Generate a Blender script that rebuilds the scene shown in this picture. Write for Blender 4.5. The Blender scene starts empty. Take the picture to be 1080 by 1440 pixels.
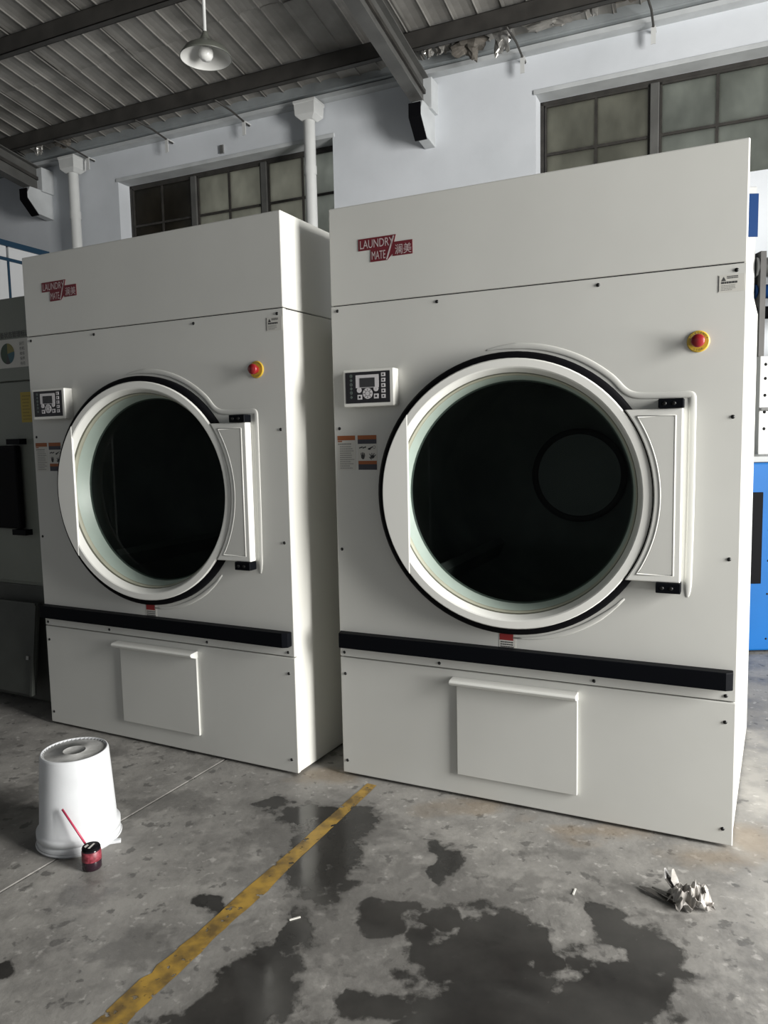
import bpy, math, random
from mathutils import Matrix, Vector, noise
random.seed(7)
S = bpy.context.scene
COL = S.collection
PI = math.pi

# ------------------------------------------------------------------ camera, light, exposure
cam_d = bpy.data.cameras.new('camera')
cam_d.sensor_fit = 'VERTICAL'; cam_d.sensor_height = 36.0; cam_d.lens = 36.0 * 1046.63 / 1440.0
cam_d.clip_start = 0.05; cam_d.clip_end = 200
cam = bpy.data.objects.new('camera', cam_d); COL.objects.link(cam)
_p, _r = 0.0970839, -0.02110786
_f = Vector((0, math.cos(_p), -math.sin(_p))); _x = Vector((1, 0, 0)); _u = Vector((0, math.sin(_p), math.cos(_p)))
_rx = _x * math.cos(_r) + _u * math.sin(_r); _ux = -_x * math.sin(_r) + _u * math.cos(_r)
_m = Matrix((_rx, _ux, -_f)).transposed().to_4x4(); _m.translation = (0, 0, 1.46009)
cam.matrix_world = _m
S.camera = cam

S.view_settings.view_transform = 'Standard'
S.view_settings.look = 'None'
S.view_settings.exposure = 0.26
S.view_settings.gamma = 1.0
S.view_settings.use_curve_mapping = False

world = bpy.data.worlds.new('overcast_sky'); S.world = world
world.use_nodes = True
_bg = world.node_tree.nodes['Background']
_bg.inputs[0].default_value = (0.86, 0.93, 1.0, 1); _bg.inputs[1].default_value = 0.20

def area_light(name, loc, target, sx, sy, power, col):
    d = bpy.data.lights.new(name, 'AREA'); d.shape = 'RECTANGLE'; d.size = sx; d.size_y = sy
    d.energy = power; d.color = col
    o = bpy.data.objects.new(name, d); COL.objects.link(o)
    o.location = loc
    o.rotation_euler = (Vector(target) - Vector(loc)).to_track_quat('-Z', 'Y').to_euler()
    return o
# daylight coming in through the open gate of the hall, to the right of the camera
area_light('gate_daylight', (4.9, -0.2, 2.05), (0.3, 3.0, 1.0), 2.0, 3.3, 760, (1.0, 0.985, 0.95))

# ------------------------------------------------------------------ helpers
def link(o, parent=None):
    COL.objects.link(o)
    if parent is not None: o.parent = parent
    return o

def tag(o, label=None, cat=None, group=None, kind=None):
    if label: o['label'] = label
    if cat: o['category'] = cat
    if group: o['group'] = group
    if kind: o['kind'] = kind
    return o

def empty(name, loc=(0, 0, 0), rz=0.0):
    o = bpy.data.objects.new(name, None); o.empty_display_size = 0.1
    o.location = loc; o.rotation_euler = (0, 0, rz)
    return link(o)

class MB:
    def __init__(s): s.v = []; s.f = []; s.sm = []
    def add(s, vs, fs, smooth=False):
        b = len(s.v); s.v += [tuple(x) for x in vs]
        for f in fs: s.f.append([b + i for i in f]); s.sm.append(smooth)
        return s
    def box(s, x0, x1, y0, y1, z0, z1):
        return s.add([(x0,y0,z0),(x1,y0,z0),(x1,y1,z0),(x0,y1,z0),(x0,y0,z1),(x1,y0,z1),(x1,y1,z1),(x0,y1,z1)],
                     [(0,3,2,1),(4,5,6,7),(0,1,5,4),(1,2,6,5),(2,3,7,6),(3,0,4,7)])
    def prism(s, poly, a, b, ax='y'):
        """poly: 2D points (counter-clockwise seen from -y for ax y); extruded along ax from a to b"""
        n = len(poly)
        def P(p, t): return (p[0], t, p[1]) if ax == 'y' else ((p[0], p[1], t) if ax == 'z' else (t, p[0], p[1]))
        vs = [P(p, a) for p in poly] + [P(p, b) for p in poly]
        fs = [tuple(range(n)), tuple(range(2*n-1, n-1, -1))] + [(i, i+n, (i+1) % n + n, (i+1) % n) for i in range(n)]
        return s.add(vs, fs)
    def rev(s, prof, n=64, ctr=(0, 0, 0), ax='z', close=False, smooth=True, a0=0.0, a1=2*PI, sx=1.0):
        full = abs(a1 - a0 - 2*PI) < 1e-6; m = n if full else n + 1
        vs = []
        for i in range(m):
            a = a0 + (a1 - a0) * i / n; ca, sa = math.cos(a), math.sin(a)
            for r, h in prof:
                if ax == 'z': vs.append((ctr[0] + r*ca, ctr[1] + r*sa, ctr[2] + h))
                else: vs.append((ctr[0] + r*ca, ctr[1] - h, ctr[2] + r*sa))
        k = len(prof); fs = []
        for i in range(n):
            j = (i + 1) % m
            for q in range(k - 1 + (1 if close else 0)):
                q2 = (q + 1) % k
                fs.append((i*k+q, j*k+q, j*k+q2, i*k+q2))
        return s.add(vs, fs, smooth)
    def disc(s, r, h, n=48, ctr=(0, 0, 0), ax='z'):
        vs = []
        for i in range(n):
            a = 2*PI*i/n
            vs.append((ctr[0]+r*math.cos(a), ctr[1]+r*math.sin(a), ctr[2]+h) if ax == 'z' else (ctr[0]+r*math.cos(a), ctr[1]-h, ctr[2]+r*math.sin(a)))
        return s.add(vs, [tuple(range(n))])
    def tube(s, pts, r, n=10, sq=1.0, cap=True):
        pts = [Vector(p) for p in pts]; vs = []; fs = []
        up = None
        for i, p in enumerate(pts):
            t = (pts[min(i+1, len(pts)-1)] - pts[max(i-1, 0)]).normalized()
            if up is None:
                up = Vector((0, -1, 0)) if abs(t.y) < 0.9 else Vector((0, 0, 1))
            a = (up - t * up.dot(t)).normalized(); b = t.cross(a); up = a
            rr = r[i] if isinstance(r, (list, tuple)) else r
            for k in range(n):
                q = 2*PI*k/n
                vs.append(p + a*(rr*sq*math.cos(q)) + b*(rr*math.sin(q)))
        m = len(pts)
        for i in range(m-1):
            for k in range(n):
                fs.append((i*n+k, i*n+(k+1) % n, (i+1)*n+(k+1) % n, (i+1)*n+k))
        s.add(vs, fs, True)
        if cap:
            b0 = len(s.v) - m*n
            s.f.append(list(range(b0+n-1, b0-1, -1))); s.sm.append(False)
            s.f.append(list(range(b0+(m-1)*n, b0+m*n))); s.sm.append(False)
        return s
    def mesh(s, name):
        me = bpy.data.meshes.new(name); me.from_pydata(s.v, [], s.f)
        me.polygons.foreach_set('use_smooth', s.sm); me.validate(); me.update()
        return me
    def build(s, name, mat, parent=None, bevel=0.0, seg=2, fix=True):
        me = s.mesh(name)
        if fix:
            import bmesh
            bm = bmesh.new(); bm.from_mesh(me); bmesh.ops.recalc_face_normals(bm, faces=bm.faces); bm.to_mesh(me); bm.free()
        me.materials.append(mat)
        o = link(bpy.data.objects.new(name, me), parent)
        if bevel:
            bv = o.modifiers.new('bevel', 'BEVEL'); bv.width = bevel; bv.segments = seg
            bv.limit_method = 'ANGLE'; bv.angle_limit = math.radians(40)
        return o

def text_mesh(body, size, depth=0.0004, squeeze=1.0, shear=0.0):
    """flat lettering in the x/z plane, facing -y, origin bottom left; returns (verts, faces, width)"""
    c = bpy.data.curves.new('t', 'FONT'); c.body = body; c.size = size; c.shear = shear
    c.resolution_u = 3
    o = bpy.data.objects.new('t', c); COL.objects.link(o)
    bpy.context.view_layer.update()
    me = o.evaluated_get(bpy.context.evaluated_depsgraph_get()).to_mesh()
    vs = [(v.co.x * squeeze, -depth, v.co.y) for v in me.vertices]
    fs = [tuple(p.vertices) for p in me.polygons]
    w = max([v[0] for v in vs] or [0])
    bpy.data.objects.remove(o); bpy.data.curves.remove(c)
    return vs, fs, w

# ------------------------------------------------------------------ materials
MATS = {}
def nt(name):
    m = bpy.data.materials.new(name); m.use_nodes = True
    return m, m.node_tree.nodes, m.node_tree.links, m.node_tree.nodes['Principled BSDF']

def mat(name, col, rough=0.5, metal=0.0, var=0.0, scale=6.0, bump=0.0, bscale=40.0, spec=0.5, col2=None, detail=6, stretch=None, sub=0.0, trans=0.0):
    if name in MATS: return MATS[name]
    m, N, L, b = nt(name)
    b.inputs['Base Color'].default_value = (*col, 1); b.inputs['Roughness'].default_value = rough
    b.inputs['Metallic'].default_value = metal; b.inputs['Specular IOR Level'].default_value = spec
    if trans: b.inputs['Transmission Weight'].default_value = trans
    tc = N.new('ShaderNodeTexCoord'); src = tc.outputs['Object']
    if stretch:
        mp = N.new('ShaderNodeMapping'); mp.inputs['Scale'].default_value = stretch
        L.new(src, mp.inputs['Vector']); src = mp.outputs['Vector']
    if var or col2:
        n = N.new('ShaderNodeTexNoise'); n.inputs['Scale'].default_value = scale; n.inputs['Detail'].default_value = detail
        L.new(src, n.inputs['Vector'])
        r = N.new('ShaderNodeValToRGB')
        r.color_ramp.elements[0].position = 0.35; r.color_ramp.elements[1].position = 0.68
        c2 = col2 if col2 else tuple(min(1, c*(1-var)) for c in col)
        r.color_ramp.elements[0].color = (*c2, 1); r.color_ramp.elements[1].color = (*col, 1)
        L.new(n.outputs['Fac'], r.inputs['Fac']); L.new(r.outputs['Color'], b.inputs['Base Color'])
    if bump:
        n2 = N.new('ShaderNodeTexNoise'); n2.inputs['Scale'].default_value = bscale; n2.inputs['Detail'].default_value = 5
        L.new(src, n2.inputs['Vector'])
        bp = N.new('ShaderNodeBump'); bp.inputs['Strength'].default_value = bump; bp.inputs['Distance'].default_value = 0.01
        L.new(n2.outputs['Fac'], bp.inputs['Height']); L.new(bp.outputs['Normal'], b.inputs['Normal'])
    MATS[name] = m
    return m

PAINT = mat('ivory_enamel', (0.605, 0.605, 0.572), 0.36, var=0.05, scale=2.2, bump=0.09, bscale=2.6)
PAINT_IN = mat('ivory_enamel_side', (0.66, 0.655, 0.61), 0.38, var=0.04, scale=2.0, bump=0.04, bscale=3.0)
DOORW = mat('door_white_enamel', (0.70, 0.70, 0.665), 0.3)
BLACK = mat('black_rubber', (0.004, 0.004, 0.005), 0.6, spec=0.06)
BLACKP = mat('black_plastic_bar', (0.003, 0.0035, 0.005), 0.5, spec=0.06)
GASK = mat('cream_gasket', (0.38, 0.38, 0.30), 0.5, var=0.2, scale=8)
GREENG = mat('pale_green_glass_rim', (0.33, 0.395, 0.35), 0.42, var=0.12, scale=4)
DRUM = mat('dull_drum_steel', (0.30, 0.32, 0.31), 0.6, metal=0.0, var=0.3, scale=3)
DRUMD = mat('drum_seal_black', (0.01, 0.01, 0.01), 0.6)
BOX = mat('panel_box_white', (0.74, 0.735, 0.69), 0.35)
KEYB = mat('keypad_black', (0.012, 0.011, 0.014), 0.3)
LCD = mat('lcd_grey', (0.035, 0.035, 0.037), 0.2)
KEYW = mat('key_white', (0.62, 0.60, 0.61), 0.4)
KEYG = mat('icon_grey', (0.16, 0.20, 0.18), 0.5)
RED = mat('stop_red', (0.23, 0.012, 0.016), 0.3)
YEL = mat('stop_yellow', (0.50, 0.33, 0.03), 0.4)
MAROON = mat('logo_maroon', (0.13, 0.010, 0.018), 0.4)
LOGOW = mat('logo_letter', (0.50, 0.42, 0.42), 0.4)
STW = mat('sticker_white', (0.55, 0.54, 0.50), 0.5)
STO = mat('sticker_orange', (0.30, 0.085, 0.02), 0.5)
STR = mat('sticker_red', (0.26, 0.02, 0.02), 0.5)
STB = mat('sticker_blue_black', (0.035, 0.035, 0.05), 0.5)
INK = mat('print_ink', (0.05, 0.05, 0.05), 0.6)
INKG = mat('print_ink_pale', (0.24, 0.24, 0.225), 0.6)
SCREW = mat('dark_screw', (0.02, 0.02, 0.02), 0.35, metal=0.6)
STEEL = mat('bare_steel', (0.45, 0.45, 0.44), 0.35, metal=0.8, var=0.3, scale=9)

def glass_mat(name, tint, ior=1.45, rough=0.03):
    m, N, L, b = nt(name); N.remove(b)
    out = N['Material Output']
    t = N.new('ShaderNodeBsdfTransparent'); t.inputs[0].default_value = (*tint, 1)
    g = N.new('ShaderNodeBsdfGlossy'); g.inputs['Roughness'].default_value = rough; g.inputs['Color'].default_value = (0.9, 0.95, 0.95, 1)
    fr = N.new('ShaderNodeFresnel'); fr.inputs['IOR'].default_value = ior
    mx = N.new('ShaderNodeMixShader')
    L.new(fr.outputs[0], mx.inputs[0]); L.new(t.outputs[0], mx.inputs[1]); L.new(g.outputs[0], mx.inputs[2])
    L.new(mx.outputs[0], out.inputs[0]); MATS[name] = m
    return m
DGLASS = glass_mat('smoked_door_glass', (0.37, 0.40, 0.39), 1.12)

def pane_mat(name, col, tcol, seed):
    """dirty translucent window glass"""
    m, N, L, b = nt(name); out = N['Material Output']
    tc = N.new('ShaderNodeTexCoord'); mp = N.new('ShaderNodeMapping'); mp.inputs['Location'].default_value = (seed, seed*2, 0)
    mp.inputs['Scale'].default_value = (1, 1, 0.6); L.new(tc.outputs['Object'], mp.inputs['Vector'])
    n = N.new('ShaderNodeTexNoise'); n.inputs['Scale'].default_value = 5; n.inputs['Detail'].default_value = 5; L.new(mp.outputs[0], n.inputs['Vector'])
    r = N.new('ShaderNodeValToRGB'); r.color_ramp.elements[0].position = 0.3; r.color_ramp.elements[1].position = 0.7
    r.color_ramp.elements[0].color = (*[c*0.72 for c in tcol], 1); r.color_ramp.elements[1].color = (*tcol, 1)
    L.new(n.outputs['Fac'], r.inputs['Fac'])
    b.inputs['Base Color'].default_value = (*col, 1); b.inputs['Roughness'].default_value = 0.12
    tl = N.new('ShaderNodeBsdfTranslucent'); L.new(r.outputs['Color'], tl.inputs['Color'])
    mx = N.new('ShaderNodeMixShader'); mx.inputs[0].default_value = 0.94
    L.new(b.outputs[0], mx.inputs[1]); L.new(tl.outputs[0], mx.inputs[2]); L.new(mx.outputs[0], out.inputs[0])
    MATS[name] = m; return m
PANE_G = pane_mat('dirty_pane_green', (0.15, 0.16, 0.14), (0.97, 0.97, 0.88), 0)
PANE_B = pane_mat('dirty_pane_brown', (0.10, 0.10, 0.08), (0.88, 0.85, 0.74), 3)
PANE_D = pane_mat('dirty_pane_dark', (0.07, 0.07, 0.065), (0.66, 0.64, 0.60), 5)
CURT = mat('dusty_curtain', (0.30, 0.28, 0.25), 0.9, var=0.4, scale=6, stretch=(6, 6, 0.5))
FRAME = mat('rusty_window_steel', (0.035, 0.032, 0.028), 0.6, var=0.4, scale=14)
WALLM = mat('white_limewash_wall', (0.64, 0.665, 0.70), 0.85, col2=(0.55, 0.575, 0.605), scale=1.3, bump=0.15, bscale=18)
CONC = mat('grey_eave_paint', (0.30, 0.325, 0.335), 0.7, var=0.3, scale=3)
CONCL = mat('pale_render', (0.52, 0.54, 0.55), 0.8, var=0.2, scale=4)
STEELD = mat('dark_painted_steel', (0.045, 0.042, 0.038), 0.55, var=0.4, scale=7)
RAFT = mat('grey_painted_steel', (0.10, 0.10, 0.095), 0.5, var=0.3, scale=5)
PIPE = mat('white_pvc_pipe', (0.62, 0.63, 0.62), 0.4, var=0.12, scale=3)
ROOF = mat('foil_backed_roof_sheet', (0.27, 0.262, 0.245), 0.55, col2=(0.13, 0.125, 0.115), scale=2.5, bump=0.35, bscale=9, detail=8)
FOIL = mat('torn_foil', (0.62, 0.61, 0.58), 0.32, metal=0.7, var=0.5, scale=20)
FOILB = mat('dusty_insulation', (0.16, 0.145, 0.125), 0.8, var=0.4, scale=18)

# ------------------------------------------------------------------ floor
def floor_material():
    m, N, L, b = nt('stained_concrete')
    tc = N.new('ShaderNodeTexCoord'); V = tc.outputs['Object']
    def noise_(sc, det=6, off=0.0, rough=0.55):
        n = N.new('ShaderNodeTexNoise'); n.inputs['Scale'].default_value = sc; n.inputs['Detail'].default_value = det
        n.inputs['Roughness'].default_value = rough
        if off:
            mp = N.new('ShaderNodeMapping'); mp.inputs['Location'].default_value = (off, off*1.7, 0)
            L.new(V, mp.inputs[0]); L.new(mp.outputs[0], n.inputs['Vector'])
        else: L.new(V, n.inputs['Vector'])
        return n.outputs['Fac']
    def ramp(x, p0, p1, c0=(0,0,0,1), c1=(1,1,1,1)):
        r = N.new('ShaderNodeValToRGB'); r.color_ramp.elements[0].position = p0; r.color_ramp.elements[1].position = p1
        r.color_ramp.elements[0].color = c0; r.color_ramp.elements[1].color = c1
        L.new(x, r.inputs['Fac']); return r.outputs['Color']
    def math_(op, a, c):
        n = N.new('ShaderNodeMath'); n.operation = op
        for i, x in enumerate((a, c)):
            if isinstance(x, (int, float)): n.inputs[i].default_value = x
            else: L.new(x, n.inputs[i])
        return n.outputs[0]
    def mix(f, a, c):
        n = N.new('ShaderNodeMix'); n.data_type = 'RGBA'
        if isinstance(f, (int, float)): n.inputs[0].default_value = f
        else: L.new(f, n.inputs[0])
        for i, x in ((6, a), (7, c)):
            if isinstance(x, tuple): n.inputs[i].default_value = x
            else: L.new(x, n.inputs[i])
        return n.outputs[2]
    base = ramp(noise_(1.1, 7), 0.32, 0.7, (0.20, 0.194, 0.182, 1), (0.325, 0.314, 0.292, 1))
    mott = ramp(noise_(5.5, 9, 3.1, 0.66), 0.42, 0.62)
    base = mix(math_('MULTIPLY', mott, 0.7), base, (0.145, 0.14, 0.132, 1))
    speck = ramp(noise_(26, 5, 9.0), 0.60, 0.68)
    base = mix(math_('MULTIPLY', speck, 0.5), base, (0.46, 0.445, 0.42, 1))
    spots = ramp(noise_(15, 4, 5.5), 0.61, 0.65)
    base = mix(math_('MULTIPLY', spots, 0.75), base, (0.09, 0.087, 0.082, 1))
    # rust bleeding from below the machine front
    wn = N.new('ShaderNodeTexNoise'); wn.inputs['Scale'].default_value = 5.0; wn.inputs['Detail'].default_value = 4; L.new(V, wn.inputs['Vector'])
    ws = N.new('ShaderNodeVectorMath'); ws.operation = 'SUBTRACT'; ws.inputs[1].default_value = (.5, .5, .5); L.new(wn.outputs['Color'], ws.inputs[0])
    wm = N.new('ShaderNodeVectorMath'); wm.operation = 'SCALE'; wm.inputs['Scale'].default_value = 0.26; L.new(ws.outputs[0], wm.inputs[0])
    wa = N.new('ShaderNodeVectorMath'); wa.operation = 'ADD'; L.new(V, wa.inputs[0]); L.new(wm.outputs[0], wa.inputs[1])
    VW = wa.outputs[0]
    def blobs(lst, amp, sc, p0, p1, amp2=0.25, sc2=14):
        cur = None
        for x, y, rx, ry in lst:
            mp = N.new('ShaderNodeMapping'); mp.vector_type = 'POINT'
            mp.inputs['Location'].default_value = (-x/rx, -y/ry, 0); mp.inputs['Scale'].default_value = (1/rx, 1/ry, 0)
            L.new(VW, mp.inputs[0])
            ln = N.new('ShaderNodeVectorMath'); ln.operation = 'LENGTH'; L.new(mp.outputs[0], ln.inputs[0])
            cur = ln.outputs['Value'] if cur is None else math_('MINIMUM', cur, ln.outputs['Value'])
        d = math_('ADD', cur, math_('MULTIPLY', math_('SUBTRACT', noise_(sc, 6, 1.3), 0.5), amp))
        d = math_('ADD', d, math_('MULTIPLY', math_('SUBTRACT', noise_(sc2, 6, 7.3), 0.5), amp2))
        return ramp(math_('MULTIPLY', d, 0.5), p0*.5, p1*.5, (1,1,1,1), (0,0,0,1)), ramp(math_('MULTIPLY', d, 0.5), .50, 1.0, (1,1,1,1), (0,0,0,1))
    rust = blobs([(-0.27, 3.13, .16, .10), (0.35, 2.83, .25, .07), (0.75, 2.62, .25, .07), (1.12, 2.45, .2, .09), (1.33, 2.52, .16, .12)], 1.6, 6, 0.3, 1.1)[0]
    base = mix(math_('MULTIPLY', rust, 0.38), base, (0.22, 0.15, 0.075, 1))
    WET = [(-0.33, 2.771, 0.15, 0.10), (-0.241, 2.517, 0.11, 0.25), (-0.20, 2.68, 0.12, 0.14), (0.172, 2.457, 0.05, 0.12), (-0.026, 2.171, 0.085, 0.07),
           (-0.29, 2.12, 0.05, 0.13), (-0.36, 1.84, 0.12, 0.17), (-0.45, 1.70, 0.16, 0.13), (0.15, 2.12, 0.06, 0.06), (0.19, 1.931, 0.17, 0.12), (0.30, 2.05, 0.09, 0.14),
           (-0.04, 1.80, 0.11, 0.06), (0.246, 1.76, 0.24, 0.14), (0.424, 1.99, 0.05, 0.10), (0.655, 2.08, 0.055, 0.12),
           (0.70, 1.98, 0.10, 0.11), (0.60, 1.84, 0.13, 0.14), (0.48, 1.74, 0.16, 0.10), (-0.572, 2.25, 0.06, 0.045), (-1.091, 1.969, 0.04, 0.05),
           (-0.50, 2.89, 0.09, 0.05)]
    wet, damp = blobs(WET, 2.3, 4.5, 0.92, 1.18, 1.5, 15)
    FILM = [(-1.58, 3.0, 0.16, 0.25), (-1.4, 3.45, .3, .12), (-0.75, 2.0, .2, .1), (-1.0, 2.3, .12, .06), (0.20, 2.25, 0.5, 0.10), (0.43, 2.28, 0.15, 0.06), (0.836, 2.126, 0.08, 0.05), (-0.05, 2.2, 0.4, 0.4), (0.3, 1.75, 0.75, 0.3), (-0.9, 2.9, 0.25, 0.12),
            (-0.35, 2.62, .34, .32), (0.6, 2.5, .2, .05)]
    film = blobs(FILM, 2.6, 5, 0.5, 0.95, 2.2, 19)[0]
    base = mix(math_('MULTIPLY', film, 0.6), base, (0.11, 0.106, 0.10, 1))
    base = mix(math_('MULTIPLY', damp, 0.5), base, (0.10, 0.096, 0.09, 1))
    wetc = ramp(noise_(3.5, 6, 4.2), 0.35, 0.7, (0.016, 0.0155, 0.015, 1), (0.045, 0.043, 0.040, 1))
    base = mix(math_('MULTIPLY', wet, 0.93), base, wetc)
    L.new(base, b.inputs['Base Color'])
    ro = mix(math_('MULTIPLY', film, 0.6), mix(math_('MULTIPLY', mott, 1.0), (0.62,)*3+(1,), (0.5,)*3+(1,)), (0.3,)*3+(1,))
    ro = mix(wet, ro, ramp(noise_(4, 5, 8.8), .4, .65, (0.08,)*3+(1,), (0.24,)*3+(1,)))
    L.new(ro, b.inputs['Roughness'])
    h = math_('MULTIPLY', noise_(38, 6, 2.0), math_('SUBTRACT', 1.0, math_('MULTIPLY', wet, 0.93)))
    bp = N.new('ShaderNodeBump'); bp.inputs['Strength'].default_value = 0.22; bp.inputs['Distance'].default_value = 0.008
    L.new(h, bp.inputs['Height']); L.new(bp.outputs[0], b.inputs['Normal'])
    return m
FLOORM = floor_material()
JOINT = mat('joint_grit', (0.21, 0.205, 0.19), 0.9, var=0.5, scale=30)

fl = MB().box(-14, 9, -8, 6.82, -0.10, -0.006).build('floor', JOINT); fl.rotation_euler = (0, 0, math.radians(-24.2))
tag(fl, kind='structure')
# cast slabs, the joint of which runs beside the bucket
jd = Vector((math.cos(math.radians(61.9)), math.sin(math.radians(61.9)))); jn = Vector((jd.y, -jd.x)); j0 = Vector((-0.787, 3.2716))
for i in range(-3, 4):
    for k in range(-2, 2):
        a0, a1 = i*4.0 + 0.003, (i+1)*4.0 - 0.003
        b0, b1 = -9.0 + (k+1)*5.0 + 0.003, min(4.7, -9.0 + (k+2)*5.0 - 0.003)
        q = [j0 + jn*a + jd*b for a, b in ((a0, b0), (a1, b0), (a1, b1), (a0, b1))]
        m = MB(); m.prism([(p.x, p.y) for p in q], -0.05, 0.0, 'z')
        o = m.build('floor_slab', FLOORM, fl, bevel=0.003, seg=1); o.matrix_parent_inverse = Matrix.Rotation(math.radians(24.2), 4, 'Z')

# worn yellow paint
def line_material():
    m, N, L, b = nt('worn_yellow_paint'); out = N['Material Output']
    tc = N.new('ShaderNodeTexCoord')
    n = N.new('ShaderNodeTexNoise'); n.inputs['Scale'].default_value = 16; n.inputs['Detail'].default_value = 8; L.new(tc.outputs['Object'], n.inputs['Vector'])
    r = N.new('ShaderNodeValToRGB'); r.color_ramp.elements[0].position = 0.36; r.color_ramp.elements[1].position = 0.62
    r.color_ramp.elements[0].color = (0.13, 0.085, 0.03, 1); r.color_ramp.elements[1].color = (0.37, 0.23, 0.042, 1)
    L.new(n.outputs['Fac'], r.inputs['Fac']); L.new(r.outputs['Color'], b.inputs['Base Color'])
    b.inputs['Roughness'].default_value = 0.42
    n2 = N.new('ShaderNodeTexNoise'); n2.inputs['Scale'].default_value = 30; n2.inputs['Detail'].default_value = 6; L.new(tc.outputs['Object'], n2.inputs['Vector'])
    r2 = N.new('ShaderNodeValToRGB'); r2.color_ramp.elements[0].position = 0.60; r2.color_ramp.elements[1].position = 0.66
    L.new(n2.outputs['Fac'], r2.inputs['Fac'])
    t = N.new('ShaderNodeBsdfTransparent'); mx = N.new('ShaderNodeMixShader')
    L.new(r2.outputs['Color'], mx.inputs[0]); L.new(b.outputs[0], mx.inputs[1]); L.new(t.outputs[0], mx.inputs[2]); L.new(mx.outputs[0], out.inputs[0])
    return m
ym = MB(); pa, pb = Vector((-1.02, 1.17)), Vector((-0.075, 3.04)); d_ = (pb - pa); nn = Vector((d_.y, -d_.x)).normalized()
vs = []; NSEG = 70
for i in range(NSEG + 1):
    t = i / NSEG; c_ = pa + d_*t
    w = 0.049 - 0.027*t
    e1 = w*(1 + 0.30*noise.noise((t*9, 0, 0)) + 0.12*noise.noise((t*40, 5, 0))); e2 = w*(1 + 0.30*noise.noise((t*9, 9, 0)) + 0.12*noise.noise((t*40, 15, 0)))
    if abs(t - 0.40) < 0.012: e1 *= 0.75
    a_, b_ = c_ - nn*e1, c_ + nn*e2
    vs += [(a_.x, a_.y, 0.0012), (b_.x, b_.y, 0.0012)]
ym.add(vs, [(2*i, 2*i+1, 2*i+3, 2*i+2) for i in range(NSEG)])
o = ym.build('floor_line', line_material())
tag(o, 'worn yellow painted line running across the concrete floor', 'floor marking')

# ------------------------------------------------------------------ hall shell (hall frame: x along the back wall, y away from the camera)
AW = math.radians(-24.2)
DW = 6.5
def hall(o): o.rotation_euler = (0, 0, AW); return o
WZ0, WZ1 = 3.42, 4.30
w = MB()
T0, T1 = DW, DW + 0.32
w.box(-14, -6.0, T0, T1, 0, 4.66); w.box(-3.37, -1.45, T0, T1, 0, 4.66); w.box(1.33, 9, T0, T1, 0, 4.66)
for a, b_ in ((-6.0, -3.37), (-1.45, 1.33)):
    w.box(a, b_, T0, T1, 0, WZ0); w.box(a, b_, T0, T1, WZ1, 4.66)
o = hall(w.build('wall_back', WALLM)); tag(o, kind='structure')
# unseen front and left walls, added to cut ambient light; right end left open
o = hall(MB().box(-14, 0.2, -4.8, -4.5, 0, 6.3).build('wall_front_unseen', WALLM)); tag(o, kind='structure')
o = hall(MB().box(-13.3, -13.0, -4.5, DW, 0, 6.2).build('wall_left_unseen', WALLM)); tag(o, kind='structure')
# windows
def window(name, x0, units, uw, panes):
    root = MB()
    x1 = x0 + units*uw; y = DW + 0.17
    root.box(x0, x1, y, y+.05, WZ1-.03, WZ1); root.box(x0, x1, y, y+.05, WZ0, WZ0+.03)
    root.box(x0, x0+.03, y, y+.05, WZ0, WZ1); root.box(x1-.03, x1, y, y+.05, WZ0, WZ1)
    ro = hall(root.build(name, FRAME)); tag(ro, kind='structure')
    for i in range(units + 1):
        if 0 < i < units: MB().box(x0+i*uw-.035, x0+i*uw+.035, y-.02, y+.06, WZ0+.03, WZ1-.03).build('mullion', RAFT, ro, bevel=.006)
    zm = WZ0 + 0.445
    for i in range(units):
        a, b_ = x0+i*uw+.038, x0+(i+1)*uw-.038; mid = (a+b_)/2
        MB().box(a, b_, y+.005, y+.04, zm-.011, zm+.011).build('glazing_bar', FRAME, ro)
        MB().box(mid-.011, mid+.011, y+.006, y+.039, WZ0+.03, WZ1-.03).build('glazing_bar', FRAME, ro)
        MB().box(a-.0, a+.016, y+.0, y+.045, WZ0+.03, WZ1-.03).build('casement_stile', FRAME, ro)
        MB().box(b_-.016, b_, y+.0, y+.045, WZ0+.03, WZ1-.03).build('casement_stile', FRAME, ro)
        MB().box(a, b_, y+.0, y+.045, WZ1-.05, WZ1-.031).build('casement_rail', FRAME, ro)
        for k, (pa_, pb_) in enumerate(((a+.016, mid-.011), (mid+.011, b_-.016))):
            for q, (za, zb) in enumerate(((WZ0+.03, zm-.011), (zm+.011, WZ1-.05))):
                MB().box(pa_, pb_, y+.018, y+.024, za, zb).build('pane', panes[i][k], ro)
    return ro
w1 = window('window_1', -6.0, 3, 2.63/3, [[PANE_D, PANE_D], [PANE_B, PANE_B], [PANE_B, PANE_G]])
w2 = window('window_2', -1.45, 3, 2.78/3, [[PANE_B, PANE_B], [PANE_G, PANE_G], [PANE_G, PANE_G]])
# plaster reveals and head trims
for k, (a, b_) in enumerate(((-6.0, -3.37), (-1.45, 1.33))):
    m = MB(); m.box(a-.02, b_+.02, DW-.012, DW+.16, WZ1-.002, WZ1+.035)
    o = hall(m.build('trim_%d' % (k+1), CONCL, bevel=.004)); tag(o, kind='structure')
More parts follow.
